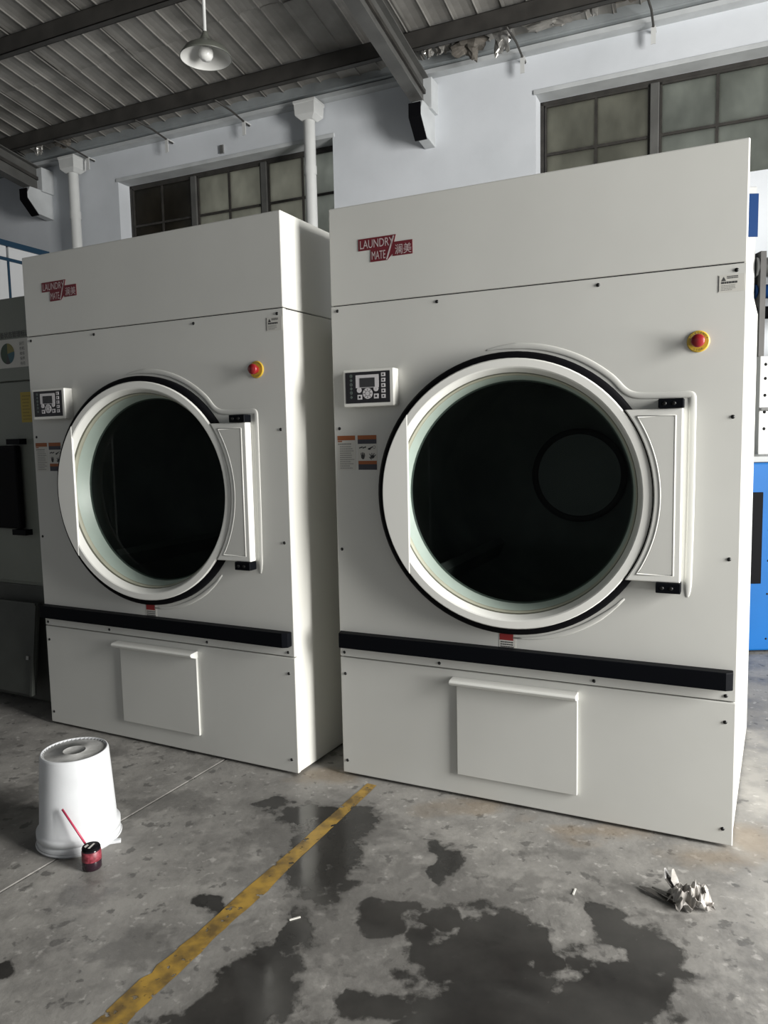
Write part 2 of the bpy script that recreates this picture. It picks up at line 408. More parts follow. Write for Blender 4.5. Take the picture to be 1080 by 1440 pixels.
# curtain hanging behind the darkest window unit
c_ = MB(); vs = []; nW = 40
for i in range(nW+1):
    x = -5.97 + 0.84*i/nW; yy = DW + .28 + .012*math.sin(i*1.9) + .008*math.sin(i*0.7)
    for z in (WZ0, WZ1-.03): vs.append((x, yy, z))
for i in range(nW+1):
    x = -5.97 + 0.84*i/nW; yy = DW + .283 + .012*math.sin(i*1.9) + .008*math.sin(i*0.7)
    for z in (WZ0, WZ1-.03): vs.append((x, yy, z))
k0 = 2*(nW+1)
c_.add(vs, [(2*i, 2*i+2, 2*i+3, 2*i+1) for i in range(nW)] + [(k0+2*i, k0+2*i+1, k0+2*i+3, k0+2*i+2) for i in range(nW)], True)
o = hall(c_.build('curtain', CURT, fix=False)); tag(o, 'dark dusty curtain hanging behind the window above the smaller-looking dryer', 'curtain')

# roof: sheets over purlins over rafters, falling towards the back wall
SL = 0.16
def zr(D, off=0.0): return 4.54 + off + SL*(DW - D)     # top of rafter at distance D
cl = MB(); cl.add([(-14, 6.9, zr(6.9, .32)), (9, 6.9, zr(6.9, .32)), (9, -7, zr(-7, .32)), (-14, -7, zr(-7, .32)),
                   (-14, 6.9, zr(6.9, .35)), (9, 6.9, zr(6.9, .35)), (9, -7, zr(-7, .35)), (-14, -7, zr(-7, .35))],
                  [(0,3,2,1),(4,5,6,7),(0,1,5,4),(1,2,6,5),(2,3,7,6),(3,0,4,7)])
ceil_ = hall(cl.build('ceiling', STEELD)); tag(ceil_, kind='structure')
PITCH = 0.2
def sheet_mesh(length, width=0.8):
    """profiled sheet, underside view: raised ribs every 0.2 m, along +y rising"""
    m = MB(); prof = []
    nr = int(round(width/PITCH))
    for r in range(nr):
        b0 = r*PITCH
        prof += [(b0, 0.004), (b0+.03, 0.010), (b0+.09, 0.012), (b0+.15, 0.007), (b0+.185, -0.001), (b0+.193, -0.008), (b0+.198, -0.007)]
    prof += [(width, 0.0), (width+.02, -0.006)]
    ny = max(2, int(length/0.25)); vs = []
    for j in range(ny+1):
        t = j/ny; y = -length*t
        for x, z in prof:
            vs.append((x + .006*noise.noise((x*3, y*2, 1)), y, z + SL*length*t + .007*noise.noise((x*2.5, y*1.6, 4))))
    k = len(prof)
    m.add(vs, [(j*k+i, j*k+i+1, (j+1)*k+i+1, (j+1)*k+i) for j in range(ny) for i in range(k-1)])
    me = m.mesh('roof_sheet'); me.materials.append(ROOF)
    return me
rows = [(6.42, 1.05), (5.45, 2.35)]
for D0, ln in rows:
    me = sheet_mesh(ln)
    for i in range(-14, 4):
        o = link(bpy.data.objects.new('roof_sheet', me), ceil_)
        o.location = (i*0.8 + random.uniform(-.006, .006), D0, zr(D0, .165) + random.uniform(-.006, .008) + (0.012 if i % 2 else 0))
        o.rotation_euler = (0, 0, 0)
# purlins (lipped channels) along the wall
PUR = [5.97, 4.83]
for k, D in enumerate(PUR):
    z = zr(D)
    m = MB(); m.box(-14, 9, D-.004, D+.004, z, z+.135); m.box(-14, 9, D-.004, D+.062, z, z+.006); m.box(-14, 9, D-.004, D+.062, z+.129, z+.135)
    m.box(-14, 9, D+.056, D+.062, z, z+.02)
    o = hall(m.build('roof_purlin', STEELD))
    tag(o, 'dark steel roof purlin crossing closest to the back wall gutter' if k == 0 else 'dark steel roof purlin second from the gutter, higher than the pendant lamp', 'purlin', 'roof purlins')
# rafters
def rafter(sx, label):
    root = empty('roof_rafter'); hall(root); tag(root, label, 'rafter', 'roof rafters')
    def slope_box(x0, x1, za, zb, D0, D1):
        m = MB()
        m.add([(x0, D0, zr(D0)+za), (x1, D0, zr(D0)+za), (x1, D1, zr(D1)+za), (x0, D1, zr(D1)+za), (x0, D0, zr(D0)+zb), (x1, D0, zr(D0)+zb), (x1, D1, zr(D1)+zb), (x0, D1, zr(D1)+zb)],
              [(0,3,2,1),(4,5,6,7),(0,1,5,4),(1,2,6,5),(2,3,7,6),(3,0,4,7)]); return m
    slope_box(sx-.055, sx+.055, -.012, 0, DW+.1, -6).build('top_flange', RAFT, root)
    slope_box(sx-.055, sx+.055, -.27, -.255, DW-.28, -6).build('bottom_flange', RAFT, root)
    slope_box(sx-.008, sx+.008, -.256, -.011, DW+.1, -6).build('web', RAFT, root)
    slope_box(sx+.012, sx+.03, -.14, -.105, DW-.12, -6).build('stiffener', STEELD, root)
    # end stub on the wall: cast bearing block with a black end plate
    m = MB(); m.prism([(DW-.20, 4.05), (DW+.01, 4.03), (DW+.01, 4.32), (DW-.30, 4.32), (DW-.34, 4.25), (DW-.34, 4.19)], sx-.045, sx+.055, 'x')
    m.build('bearing_block', CONCL, root, bevel=.006)
    m = MB(); m.prism([(DW-.21, 4.035), (DW-.195, 4.035), (DW-.335, 4.185), (DW-.335, 4.29), (DW-.35, 4.29), (DW-.35, 4.175)], sx-.058, sx+.05, 'x')
    m.build('end_plate', BLACK, root)
    m = MB(); m.box(sx-.01, sx+.085, DW-.16, DW+.01, 4.30, 4.56); m.build('cleat', CONCL, root, bevel=.006)
    return root
rafter(-2.40, 'grey steel roof rafter ending on the wall above the larger dryer')
rafter(-7.03, 'dark steel roof rafter ending beside the downpipe over the blue-railed partition')
# inner gutter along the wall head
m = MB(); m.box(-12.98, 9, DW-.14, DW+.25, 4.662, 4.678)
m.box(-12.98, 9, DW-.14, DW-.125, 4.678, 4.80); m.box(-12.98, 9, DW-.16, DW-.125, 4.79, 4.80)
g = hall(m.build('gutter', CONC, bevel=.003)); tag(g, 'long grey box gutter along the top of the white wall', 'gutter')
m = MB(); m.box(-14, 9, DW-.10, DW+.0, 4.615, 4.653); o = hall(m.build('trim_3', CONCL)); tag(o, kind='structure')
# tie rods with wall cleats
def tie(sx, label):
    r = empty('eave_tie'); hall(r); tag(r, label, 'bracket', 'eave tie brackets')
    MB().tube([(sx-.02, 5.97, 4.615), (sx, 6.2, 4.60), (sx, 6.42, 4.575), (sx, DW, 4.57)], .009, 8).build('rod', STEELD, r)
    MB().box(sx-.018, sx+.018, DW-.10, DW-.0, 4.572, 4.58).build('flat_bar', PIPE, r)
    MB().box(sx-.018, sx+.018, DW-.10, DW-.092, 4.45, 4.575).build('drop_bar', PIPE, r)
for sx, lb in ((-6.32, 'steel eave tie bracket beside the hopper of the downpipe next to the partition'), (-5.24, 'steel eave tie bracket over the curtained window unit'),
               (-4.29, 'steel eave tie bracket over the middle of the window behind the thick downpipe'),
               (-1.54, 'steel eave tie bracket below the torn silver foil'), (-0.52, 'steel eave tie bracket over the pale green window')):
    tie(sx, lb)
m = MB(); m.box(-4.64, -4.60, DW-.02, DW+.001, 4.36, 4.44); o = hall(m.build('wall_cleat', STEEL)); tag(o, 'small bare steel cleat on the wall above the window', 'bracket')
# downpipes with hopper heads
def downpipe(sx, label):
    r = empty('downpipe'); hall(r); tag(r, label, 'pipe', 'white downpipes')
    y = DW - 0.11
    MB().rev([(.055, 0), (.055, 4.50)], 20, (sx, y, 0)).build('pipe', PIPE, r)
    MB().rev([(.060, 3.95), (.060, 4.03)], 20, (sx, y, 0)).build('collar', PIPE, r)
    h = MB()
    def fr(z, a): return [(sx-a, y-a*.85, z), (sx+a, y-a*.85, z), (sx+a, y+a*.85, z), (sx-a, y+a*.85, z)]
    lv = [(4.435, .060), (4.475, .104), (4.57, .110), (4.575, .117), (4.60, .117)]
    vs = []
    for z, a in lv: vs += fr(z, a)
    fs = [(k*4+i, k*4+(i+1) % 4, (k+1)*4+(i+1) % 4, (k+1)*4+i) for k in range(len(lv)-1) for i in range(4)] + [(3, 2, 1, 0), tuple(range(len(lv)*4-4, len(lv)*4))]
    h.add(vs, fs); h.build('hopper', PIPE, r, bevel=.01)
downpipe(-3.555, 'white plastic downpipe with hopper crossing the window between the two dryers')
downpipe(-6.53, 'white plastic downpipe with hopper beside the rafter end by the partition')
# torn foil and insulation hanging under the eave
def crumple(name, ctr, sx, sy, sz, seed, mt, label, cat, amp=0.35, res=14, group=None, inhall=True):
    m = MB(); vs = []; fs = []
    nu, nv = res, res
    for j in range(nv+1):
        th = PI*j/nv
        for i in range(nu):
            ph = 2*PI*i/nu
            d = Vector((math.sin(th)*math.cos(ph), math.sin(th)*math.sin(ph), math.cos(th)))
            k = 1 + amp*(noise.noise(d*2.2 + Vector((seed, 0, 0))) + 0.6*abs(noise.noise(d*5 + Vector((0, seed, 0)))))
            vs.append((d.x*sx*k, d.y*sy*k, d.z*sz*k))
    for j in range(nv):
        for i in range(nu):
            fs.append((j*nu+i, j*nu+(i+1) % nu, (j+1)*nu+(i+1) % nu, (j+1)*nu+i))
    m.add(vs, fs)
    o = m.build(name, mt)
    R_ = Matrix.Rotation(AW, 4, 'Z') if inhall else Matrix.Identity(4)
    o.matrix_world = R_ @ Matrix.Translation(ctr)
    tag(o, label, cat, group); return o
for args in (((-1.64, 6.14, 4.66), .06, .03, .13, 1, FOIL, 'bright torn silver foil dangling under the roof edge'),
             ((-1.93, 6.20, 4.70), .12, .05, .10, 2, FOILB, 'round brown flap of insulation hanging beside the torn silver foil'),
             ((-1.25, 6.22, 4.73), .18, .05, .06, 4, ROOF, 'grey lump of roof insulation right of the torn silver foil'),
             ((-2.29, 6.20, 4.70), .03, .03, .05, 5, FOIL, 'small white scrap of foil beside the rafter end'),
             ((-2.16, 6.24, 4.74), .055, .04, .06, 6, ROOF, 'grey insulation tuft between rafter and brown flap'),
             ((-0.92, 6.10, 4.72), .04, .03, .09, 8, FOIL, 'thin silver foil strip hanging by the tie bracket over the green window'),
             ((-0.66, 6.15, 4.76), .11, .05, .06, 9, FOILB, 'brown insulation tuft under the roof edge over the green window'),
             ((-6.70, 6.08, 4.66), .06, .03, .07, 11, FOIL, 'pale torn foil flap beside the dark rafter over the partition'),
             ((-6.42, 6.15, 4.70), .09, .05, .07, 12, FOILB, 'dark torn insulation tuft above the downpipe hopper')):
    crumple('torn_insulation', *args, 'insulation', 0.9, 16, 'torn insulation under the eave')
# pendant lamp
lp = empty('pendant_lamp', (-1.04, 4.85, 3.825)); tag(lp, 'enamel pendant lamp with white globe bulb hanging from the roof', 'lamp')
MB().tube([(0, 0, .13), (0, 0, 1.36)], .010, 10).build('stem', PIPE, lp)
LG = mat('lamp_grey_green_enamel', (0.10, 0.105, 0.09), 0.4); LWH = mat('lamp_white_enamel', (0.62, 0.62, 0.60), 0.3)
sh = MB().rev([(.020, .135), (.030, .120), (.036, .105), (.075, .082), (.125, .052), (.155, .010), (.159, 0), (.155, 0), (.150, .009)], 48).build('shade', LG, lp, fix=False)
MB().rev([(.154, .001), (.150, .008), (.121, .048), (.072, .077), (.034, .098), (.001, .10)], 48).build('reflector', LWH, sh, fix=False)
MB().rev([(.020, .135), (.016, .155), (.001, .16)], 24).build('cap', LG, sh)
MB().rev([(.02, .095), (.022, .075), (.036, .062), (.045, .038), (.043, .012), (.030, -.008), (.001, -.015)], 32).build('bulb', mat('opal_bulb', (0.75, 0.75, 0.73), 0.25), lp)
# partition with blue rails at the column line, standing square to the back wall
BLUEF = mat('dark_blue_frame', (0.012, 0.045, 0.085), 0.45)
PANELW = mat('partition_white_panel', (0.70, 0.71, 0.72), 0.6, var=0.06, scale=2)
pt = empty('partition'); hall(pt); tag(pt, 'white panelled partition with dark blue rails standing against the back wall', 'partition')
PX = -7.10
MB().box(PX-.03, PX+.03, 2.0, DW-.005, 3.63, 3.69).build('top_rail', BLUEF, pt)
MB().box(PX-.02, PX+.02, 2.0, DW-.005, 3.475, 3.51).build('rail', BLUEF, pt)
for y0, y1 in ((2.0, 2.98), (3.0, 3.98), (4.0, 4.98), (5.0, 5.93), (5.96, DW-.005)):
    MB().box(PX-.012, PX+.008, y0, y1, 0.03, 3.475).build('panel', PANELW, pt)
    MB().box(PX-.012, PX+.008, y0, y1, 3.51, 3.63).build('panel', PANELW, pt)
for y in (2.99, 3.99, 4.99, 5.945): MB().box(PX-.016, PX+.016, y-.012, y+.012, 0.0, 3.475).build('post', BLUEF, pt)

# ------------------------------------------------------------------ dryers
W_, H_, VS, VL = 1.548, 2.40, 2.0095, 0.531
UC, VC = 0.763, 1.241
def rect_with_hole(m, x0, x1, z0, z1, uc, vc, r, ya, yb, n=72):
    angs = [2*PI*i/n for i in range(n)]
    for cx, cz in ((x0, z0), (x1, z0), (x1, z1), (x0, z1)): angs.append(math.atan2(cz-vc, cx-uc) % (2*PI))
    angs = sorted(set(round(a, 7) for a in angs))
    inn, outp = [], []
    for a in angs:
        c, s = math.cos(a), math.sin(a)
        t = min([(x1-uc)/c if c > 1e-9 else ((x0-uc)/c if c < -1e-9 else 1e9), (z1-vc)/s if s > 1e-9 else ((z0-vc)/s if s < -1e-9 else 1e9)])
        inn.append((uc+r*c, vc+r*s)); outp.append((uc+t*c, vc+t*s))
    k = len(angs)
    vs = [(p[0], y, p[1]) for y in (ya, yb) for lst in (inn, outp) for p in lst]
    fs = []
    for i in range(k):
        j = (i+1) % k
        fs += [(i, k+i, k+j, j), (2*k+i, 2*k+j, 3*k+j, 3*k+i), (i, j, 2*k+j, 2*k+i), (k+i, 3*k+i, 3*k+j, k+j)]
    m.add(vs, fs)

def chaikin(p, it=3):
    for _ in range(it):
        q = [p[0]]
        for a, b in zip(p, p[1:]):
            a, b = Vector(a), Vector(b); q += [tuple(a*.75+b*.25), tuple(a*.25+b*.75)]
        q.append(p[-1]); p = q
    return p

def print_lines(m, x0, x1, z0, z1, rows, seed, y, h=0.55, blocks=9):
    rnd = random.Random(seed)
    dz = (z1-z0)/rows
    for r in range(rows):
        zz = z1 - (r+.5)*dz; x = x0
        end = x1 - rnd.random()*.3*(x1-x0)
        bw = (x1-x0)/blocks
        while x < end - bw*.3:
            w_ = bw*rnd.uniform(.6, 1.2)
            m.add([(x, y, zz-dz*h/2), (min(x+w_, end), y, zz-dz*h/2), (min(x+w_, end), y, zz+dz*h/2), (x, y, zz+dz*h/2)], [(0, 1, 2, 3)])
            x += w_ + bw*.18

def quad(m, x0, x1, z0, z1, y): m.add([(x0, y, z0), (x1, y, z0), (x1, y, z1), (x0, y, z1)], [(0, 1, 2, 3)])

def make_dryer():
    R = empty('tumble_dryer')
    Z0 = 0.012
    DEP = 1.2; FL = 0.06
    # shell behind the front panels: floor plan flares slightly to the rear right
    m = MB(); t = .02
    plan_r = [(W_-.004, .022), (W_+FL, DEP), (W_+FL-t, DEP), (W_-.004-t, .022)]
    m.prism(plan_r, Z0, VS-.002, 'z'); m.build('side_panel', PAINT_IN, R, bevel=.003)
    m = MB(); m.prism([(0.004, .022), (0.004+t, .022), (t, DEP), (0.0, DEP)], Z0, VS-.002, 'z'); m.build('side_panel', PAINT_IN, R, bevel=.003)
    m = MB(); m.box(t, W_+FL-t, DEP-.02, DEP, Z0, VS-.002); m.build('back_panel', PAINT_IN, R)
    m = MB(); m.box(t, W_-.03, .03, DEP-.021, VS-.03, VS-.012); m.build('roof_panel', PAINT_IN, R)
    m = MB(); m.box(t, W_-.03, .03, DEP-.021, Z0, Z0+.02); m.build('floor_pan', PAINT_IN, R)
    for x in (.08, W_-.08):
        for y in (.12, DEP-.12): MB().rev([(.001, 0), (.04, 0), (.04, .008), (.02, .013), (.001, .013)], 20, (x, y, 0)).build('foot', BLACK, R)
    # hood
    HD = .42
    m = MB(); m.box(0, W_, 0, HD, VS+.003, H_); m.build('hood', PAINT, R, bevel=.005)
    m = MB(); m.box(.01, W_-.01, .006, HD, VS-.012, VS+.004); m.build('hood_seal', BLACK, R)
    # front panel with the round door opening, lower panel
    m = MB(); rect_with_hole(m, 0, W_, VL+.0025, VS-.0005, UC, VC, .47, 0, .022); m.build('front_panel', PAINT, R, bevel=.0035)
    m = MB(); m.box(0, W_, 0, .022, Z0, VL-.0015); m.build('lower_panel', PAINT, R, bevel=.0035)
    m = MB(); m.box(.01, W_-.01, .012, .03, VL-.004, VL+.005); m.build('panel_seal', BLACK, R)
    # drum
    dr = MB(); dr.rev([(.475, -.03), (.55, -.08), (.55, -1.06), (.001, -1.06)], 64, (UC, 0, VC), 'y'); dr = dr.build('drum', DRUM, R, fix=False)
    MB().rev([(.205, -1.055), (.205, -1.035), (.235, -1.035), (.235, -1.055)], 48, (UC+.055, 0, VC+.02), 'y', close=True).build('bearing_ring', DRUMD, dr)
    MB().disc(.205, -1.045, 48, (UC+.055, 0, VC+.02), 'y').build('rear_disc', mat('drum_disc_steel', (0.42, 0.45, 0.43), 0.5), dr, fix=False)
    for k in range(3):
        a = PI/2*1.15 + k*2*PI/3
        c, s = math.cos(a), math.sin(a)
        pts = [(-.05, .55), (.05, .55), (.018, .47), (-.018, .47)]
        pl = [(UC + r*c - q*s, VC + r*s + q*c) for q, r in pts]
        MB().prism(pl, .12, 1.05, 'y').build('lifter', DRUM, dr)
    # pressed ridge round door and hinge recess
    path = [(UC + .555*math.cos(math.radians(a)), VC + .555*math.sin(math.radians(a))) for a in range(100, 47, -4)]
    path += [(1.165, 1.615), (1.20, 1.595), (1.26, 1.592), (1.34, 1.592), (1.385, 1.592), (1.392, 1.585), (1.392, 1.54), (1.392, 1.2), (1.388, .93), (1.386, .89)]
    path = chaikin([(p[0], -.001, p[1]) for p in path], 2)
    n_ = len(path); rad = [.0105*min(1, (i+1)/14, (n_-i)/6) + .001 for i in range(n_)]
    MB().tube(path, rad, 12, .22).build('pressed_ridge', PAINT, R)
    path = [(UC + .555*math.cos(math.radians(a)), -.001, VC + .555*math.sin(math.radians(a))) for a in range(-90, -40, 4)]
    n_ = len(path); rad = [.009*min(1, (i+1)/6, (n_-i)/4) + .001 for i in range(n_)]
    MB().tube(path, rad, 12, .2).build('pressed_ridge', PAINT, R)
    # door: slightly ajar at the handle side, turned about its hinge on the right
    prof = [(.498, -.048), (.507, -.03), (.507, -.005), (.503, 0), (.477, 0), (.472, -.003), (.454, -.044), (.454, -.052), (.498, -.052)]
    m = MB(); m.rev(prof, 96, (0, 0, 0), 'y', close=True, smooth=False)
    door = m.build('door', DOORW, R)
    for p in door.data.polygons: p.use_smooth = True
    es = door.modifiers.new('split', 'EDGE_SPLIT'); es.split_angle = math.radians(30)
    door.location = (UC, -.058, VC); door.rotation_euler = (0, 0, math.atan(.05))
    MB().rev([(.501, -.010), (.522, -.011), (.5325, -.020), (.5325, -.046), (.50, -.048)], 96, (0, 0, 0), 'y').build('gasket', BLACK, door)
    MB().rev([(.4575, -.036), (.4545, -.040), (.4535, -.046)], 96, (0, 0, 0), 'y').build('groove_seal', mat('olive_seal', (0.10, 0.10, 0.075), 0.5), door)
    MB().rev([(.4545, -.043), (.4495, -.050), (.4475, -.062), (.452, -.066)], 96, (0, 0, 0), 'y').build('inner_gasket', GASK, door)
    MB().rev([(.4490, -.060), (.4465, -.064), (.436, -.135), (.430, -.14)], 96, (0, 0, 0), 'y').build('bowl_rim', GREENG, door)
    MB().rev([(.437, -.134), (.30, -.1345), (.15, -.135), (.001, -.135)], 96, (0, 0, 0), 'y').build('glass', DGLASS, door)
    # flat pull plate filling the segment at the opening side
    r = .5065; xc = -.396; hz = math.sqrt(r*r - xc*xc); a0 = math.atan2(hz, xc)
    poly = [(r*math.cos(a0 + (2*PI-2*a0)*i/36), r*math.sin(a0 + (2*PI-2*a0)*i/36)) for i in range(37)]
    MB().prism(poly, -.0015, .012, 'y').build('pull_plate', DOORW, door, bevel=.003)
    # hinge cover with inset panel
    cy0, cy1 = .945, 1.545
    def cov(rr, z0, z1, x1):
        pts = []
        b0, b1 = math.asin((z0-VC)/rr), math.asin((z1-VC)/rr)
        for i in range(25):
            a = b1 + (b0-b1)*i/24; pts.append((UC+rr*math.cos(a), VC+rr*math.sin(a)))
        return pts + [(x1, z0), (x1, z1)]
    hc = MB().prism(cov(.511, cy0, cy1, 1.364), -.040, .0, 'y').build('hinge_cover', DOORW, R, bevel=.004)
    out = cov(.532, cy0+.024, cy1-.024, 1.340)
    MB().tube([(p[0], -.040, p[1]) for p in out + [out[0], out[1]]], .0035, 8, .7).build('cover_bead', DOORW, hc)
    q = cov(.536, cy0+.028, cy1-.028, 1.336)
    MB().prism(q, -.0415, -.037, 'y').build('inset_panel', PAINT, hc)
    for z0, z1 in ((1.546, 1.578), (.908, .944)):
        h = MB().box(1.285, 1.366, -.05, -.0, z0, z1).build('hinge', BLACKP, R, bevel=.003)
        for x in (1.305, 1.335): MB().rev([(.001, .002), (.006, .0015), (.007, 0)], 12, (x, -.05, (z0+z1)/2), 'y').build('bolt', SCREW, h)
    # bumper bar
    b = MB(); b.prism([(.004, -.0), (.018, -.045), (1.515, -.045), (1.537, -.03), (1.537, 0)], .582, .646, 'z'); b.build('bumper_bar', BLACKP, R, bevel=.003)
    # lint drawer
    d = MB().box(.533, 1.012, -.012, .0, .100, .488).build('lint_door', PAINT, R, bevel=.002)
    hd = MB(); hd.prism([(0, .470), (-.016, .470), (-.045, .482), (-.052, .492), (-.046, .500), (-.02, .502), (0, .5035)], .513, 1.014, 'x'); hd.build('pull_lip', DOORW, d, bevel=.003)
    # control box
    bx = MB().box(.075, .300, -.05, 0, 1.594, 1.742).build('control_box', BOX, R, bevel=.004)
    kx0, kx1, kz0, kz1, ky = .0865, .2845, 1.608, 1.732, -.0512
    kp = MB().box(kx0, kx1, ky, -.049, kz0, kz1).build('keypad', KEYB, bx)
    kw, kh = kx1-kx0, kz1-kz0
    def K(x, y): return kx0 + x/550*kw, kz1 - y/380*kh
    def kq(name, mt, x0, y0, x1, y1, dy=.0006, par=None, bev=0):
        a, b2 = K(x0, y0), K(x1, y1)
        return MB().box(a[0], b2[0], ky-dy, ky, b2[1], a[1]).build(name, mt, R if par is None else par)
    m1 = MB(); a, b2 = K(130, 38), K(415, 195); m1.box(a[0], b2[0], ky-.0008, ky, b2[1], a[1])
    for y in (22, 87, 152, 217, 282):
        a, b2 = K(447, y), K(495, y+46); m1.box(a[0], b2[0], ky-.0012, ky, b2[1], a[1])
    for x, y in ((150, 278), (354, 272)):
        a, b2 = K(x, y), K(x+56, y+58); m1.box(a[0], b2[0], ky-.0012, ky, b2[1], a[1])
    for x, y, rr in ((172, 222, .0105), (380, 212, .0105), (277, 265, .0215)):
        a = K(x, y); m1.rev([(.001, .0012), (rr, .0012), (rr, 0)], 24, (a[0], ky, a[1]), 'y', smooth=False)
    m1.build('keys', KEYW, bx)['kind'] = 'stuff'
    m2 = MB(); a, b2 = K(182, 75), K(367, 188); m2.box(a[0], b2[0], ky-.0016, ky, b2[1], a[1]); m2.build('screen', LCD, bx)
    m3 = MB()
    for y in (22, 87, 152, 217, 282):
        a, b2 = K(461, y+14), K(481, y+32); quad(m3, a[0], b2[0], b2[1], a[1], ky-.0016)
    for x, y in ((150, 278), (354, 272)):
        a, b2 = K(x+16, y+16), K(x+40, y+42); quad(m3, a[0], b2[0], b2[1], a[1], ky-.0016)
    a = K(277, 265)
    m3.rev([(.009, .0016), (.0105, .0016)], 20, (a[0], ky, a[1]), 'y', smooth=False)
    for q in range(4):
        an = PI/4 + q*PI/2; c, s = math.cos(an), math.sin(an)
        m3.add([(a[0]+c*.0105-s*.0008, ky-.0016, a[1]+s*.0105+c*.0008), (a[0]+c*.0105+s*.0008, ky-.0016, a[1]+s*.0105-c*.0008), (a[0]+c*.0215+s*.0008, ky-.0016, a[1]+s*.0215-c*.0008), (a[0]+c*.0215-s*.0008, ky-.0016, a[1]+s*.0215+c*.0008)], [(0, 1, 2, 3)])
        an = q*PI/2; c, s = math.cos(an)*.0155, math.sin(an)*.0155
        quad(m3, a[0]+c-.002, a[0]+c+.002, a[1]+s-.002, a[1]+s+.002, ky-.0016)
    m3.build('key_print', KEYB, bx, fix=False)['kind'] = 'stuff'
    m4 = MB()
    for i, y in enumerate((45, 98, 150, 200, 250, 305)):
        a = K(72, y)
        m4.rev([(.0045, .0004), (.0065, .0004)], 4 if i % 2 else 10, (a[0], ky, a[1]), 'y', smooth=False)
        quad(m4, a[0]-.002, a[0]+.003, a[1]-.002, a[1]+.002, ky-.0004)
    m4.build('status_icons', KEYG, bx, fix=False)['kind'] = 'stuff'
    # emergency stop
    ex, ez = 1.405, 1.766
    es_ = MB().rev([(.001, .006), (.033, .006), (.036, .003), (.036, 0)], 40, (ex, 0, ez), 'y', smooth=False).build('emergency_stop', YEL, R)
    MB().rev([(.016, .0), (.016, .020), (.022, .023), (.022, .033), (.019, .038), (.001, .039)], 32, (ex, 0, ez), 'y').build('mushroom_button', RED, es_)
    lt = MB()
    for word, mid, flip in (('EMERGENCY', PI/2, 1), ('STOP', -PI/2, -1)):
        n_ = len(word)
        for i, ch in enumerate(word):
            vs, fs, w_ = text_mesh(ch, .0095)
            an = mid - flip*(i-(n_-1)/2)*.30
            rr = .0255 if flip > 0 else .0315
            c, s = math.cos(an), math.sin(an)
            for_v = []
            for x, y, z in vs:
                x -= w_/2
                tx, tz = (s, -c) if flip > 0 else (-s, c)
                rx, rz_ = (c, s) if flip > 0 else (-c, -s)
                for_v.append((ex + c*rr + tx*x + rx*z, -.0064, ez + s*rr + tz*x + rz_*z))
            lt.add(for_v, fs)
    lt.build('stop_lettering', INK, es_, fix=False)['kind'] = 'stuff'
    # logo plate
    lx, lz = .134, 2.168
    lg = MB()
    lg.prism([(lx, lz+.048), (lx+.055, lz+.048), (lx+.053, lz), (lx+.128, lz), (lx+.150, lz+.022), (lx+.152, lz+.012), (lx+.236, lz+.012), (lx+.236, lz+.066), (lx+.158, lz+.066), (lx+.166, lz+.094), (lx, lz+.094)], -.0015, 0, 'y')
    lg = lg.build('logo_plate', MAROON, R)
    tx = MB()
    for body, x, z, size, sq, tw, shr in (('LAUNDRY', .006, .055, .046, 1, .150, .0), ('MATE', .058, .008, .046, 1, .062, .0), ('澜美', .160, .020, .042, 1, .072, 0)):
        vs, fs, w_ = text_mesh(body, size, .002, 1, shr)
        k = tw / w_
        tx.add([(lx + x + v[0]*k, -.0022, lz + z + v[2]) for v in vs], fs)
    tx.add([(lx+.122, -.0022, lz+.002), (lx+.129, -.0022, lz+.002), (lx+.160, -.0022, lz+.090), (lx+.153, -.0022, lz+.090)], [(0, 1, 2, 3)])
    tx.build('logo_lettering', LOGOW, lg, fix=False)
    # rating label (its square code left blank) upper right
    x0, x1, z0, z1 = 1.462, 1.541, 1.920, 1.976
    lb = MB().box(x0, x1, -.0006, 0, z0, z1).build('rating_label', STW, R)
    pr = MB(); y = -.0010
    quad(pr, x0+.001, x0+.0035, z0+.003, z1-.002, y)
    pr.add([(x0+.010, y, z1-.020), (x0+.024, y, z1-.020), (x0+.017, y, z1-.006)], [(0, 1, 2)])
    print_lines(pr, x0+.027, x1-.018, z1-.014, z1-.004, 2, 1, y, .6, 8)
    print_lines(pr, x0+.010, x1-.002, z1-.030, z1-.021, 1, 2, y, .75, 9)
    pr.build('label_print', INK, lb, fix=False)
    pr = MB(); print_lines(pr, x0+.010, x0+.055, z0+.004, z1-.032, 4, 3, y, .4, 7); pr.build('label_small_print', INKG, lb, fix=False)
    # warning stickers left of the door
    x0, x1, z0, z1 = .013, .100, 1.336, 1.480
    sb = MB().box(x0, x1, -.0006, 0, z0, z1).build('warning_sticker', STW, R)
    pr = MB(); quad(pr, x0+.002, x1-.002, z1-.020, z1-.001, y); quad(pr, x0+.003, x0+.024, z1-.027, z1-.022, y); pr.build('sticker_header', STO, sb, fix=False)
    pr = MB(); print_lines(pr, x0+.004, x1-.004, z1-.040, z1-.031, 1, 5, y, .6, 12); print_lines(pr, x0+.012, x1-.006, z0+.004, z1-.042, 11, 6, y, .38, 9); pr.build('sticker_text', INKG, sb, fix=False)
    x0, x1 = .108, .198
    sb = MB().box(x0, x1, -.0006, 0, z0, z1).build('warning_sticker', STW, R)
    pr = MB(); quad(pr, x0+.002, x1-.002, z1-.018, z1-.001, y); pr.build('sticker_header', STO, sb, fix=False)
    pr = MB(); quad(pr, x0+.003, x1-.002, z0+.024, z0+.038, y); pr.build('sticker_header', STO, sb, fix=False)
    pr = MB(); quad(pr, x0+.002, x1-.002, z1-.036, z1-.018, y); pr.build('sticker_band', STB, sb, fix=False)
    pr = MB(); quad(pr, x0+.003, x1-.002, z0+.001, z0+.024, y); pr.build('sticker_band', STB, sb, fix=False)
    pr = MB(); yy = -.0012
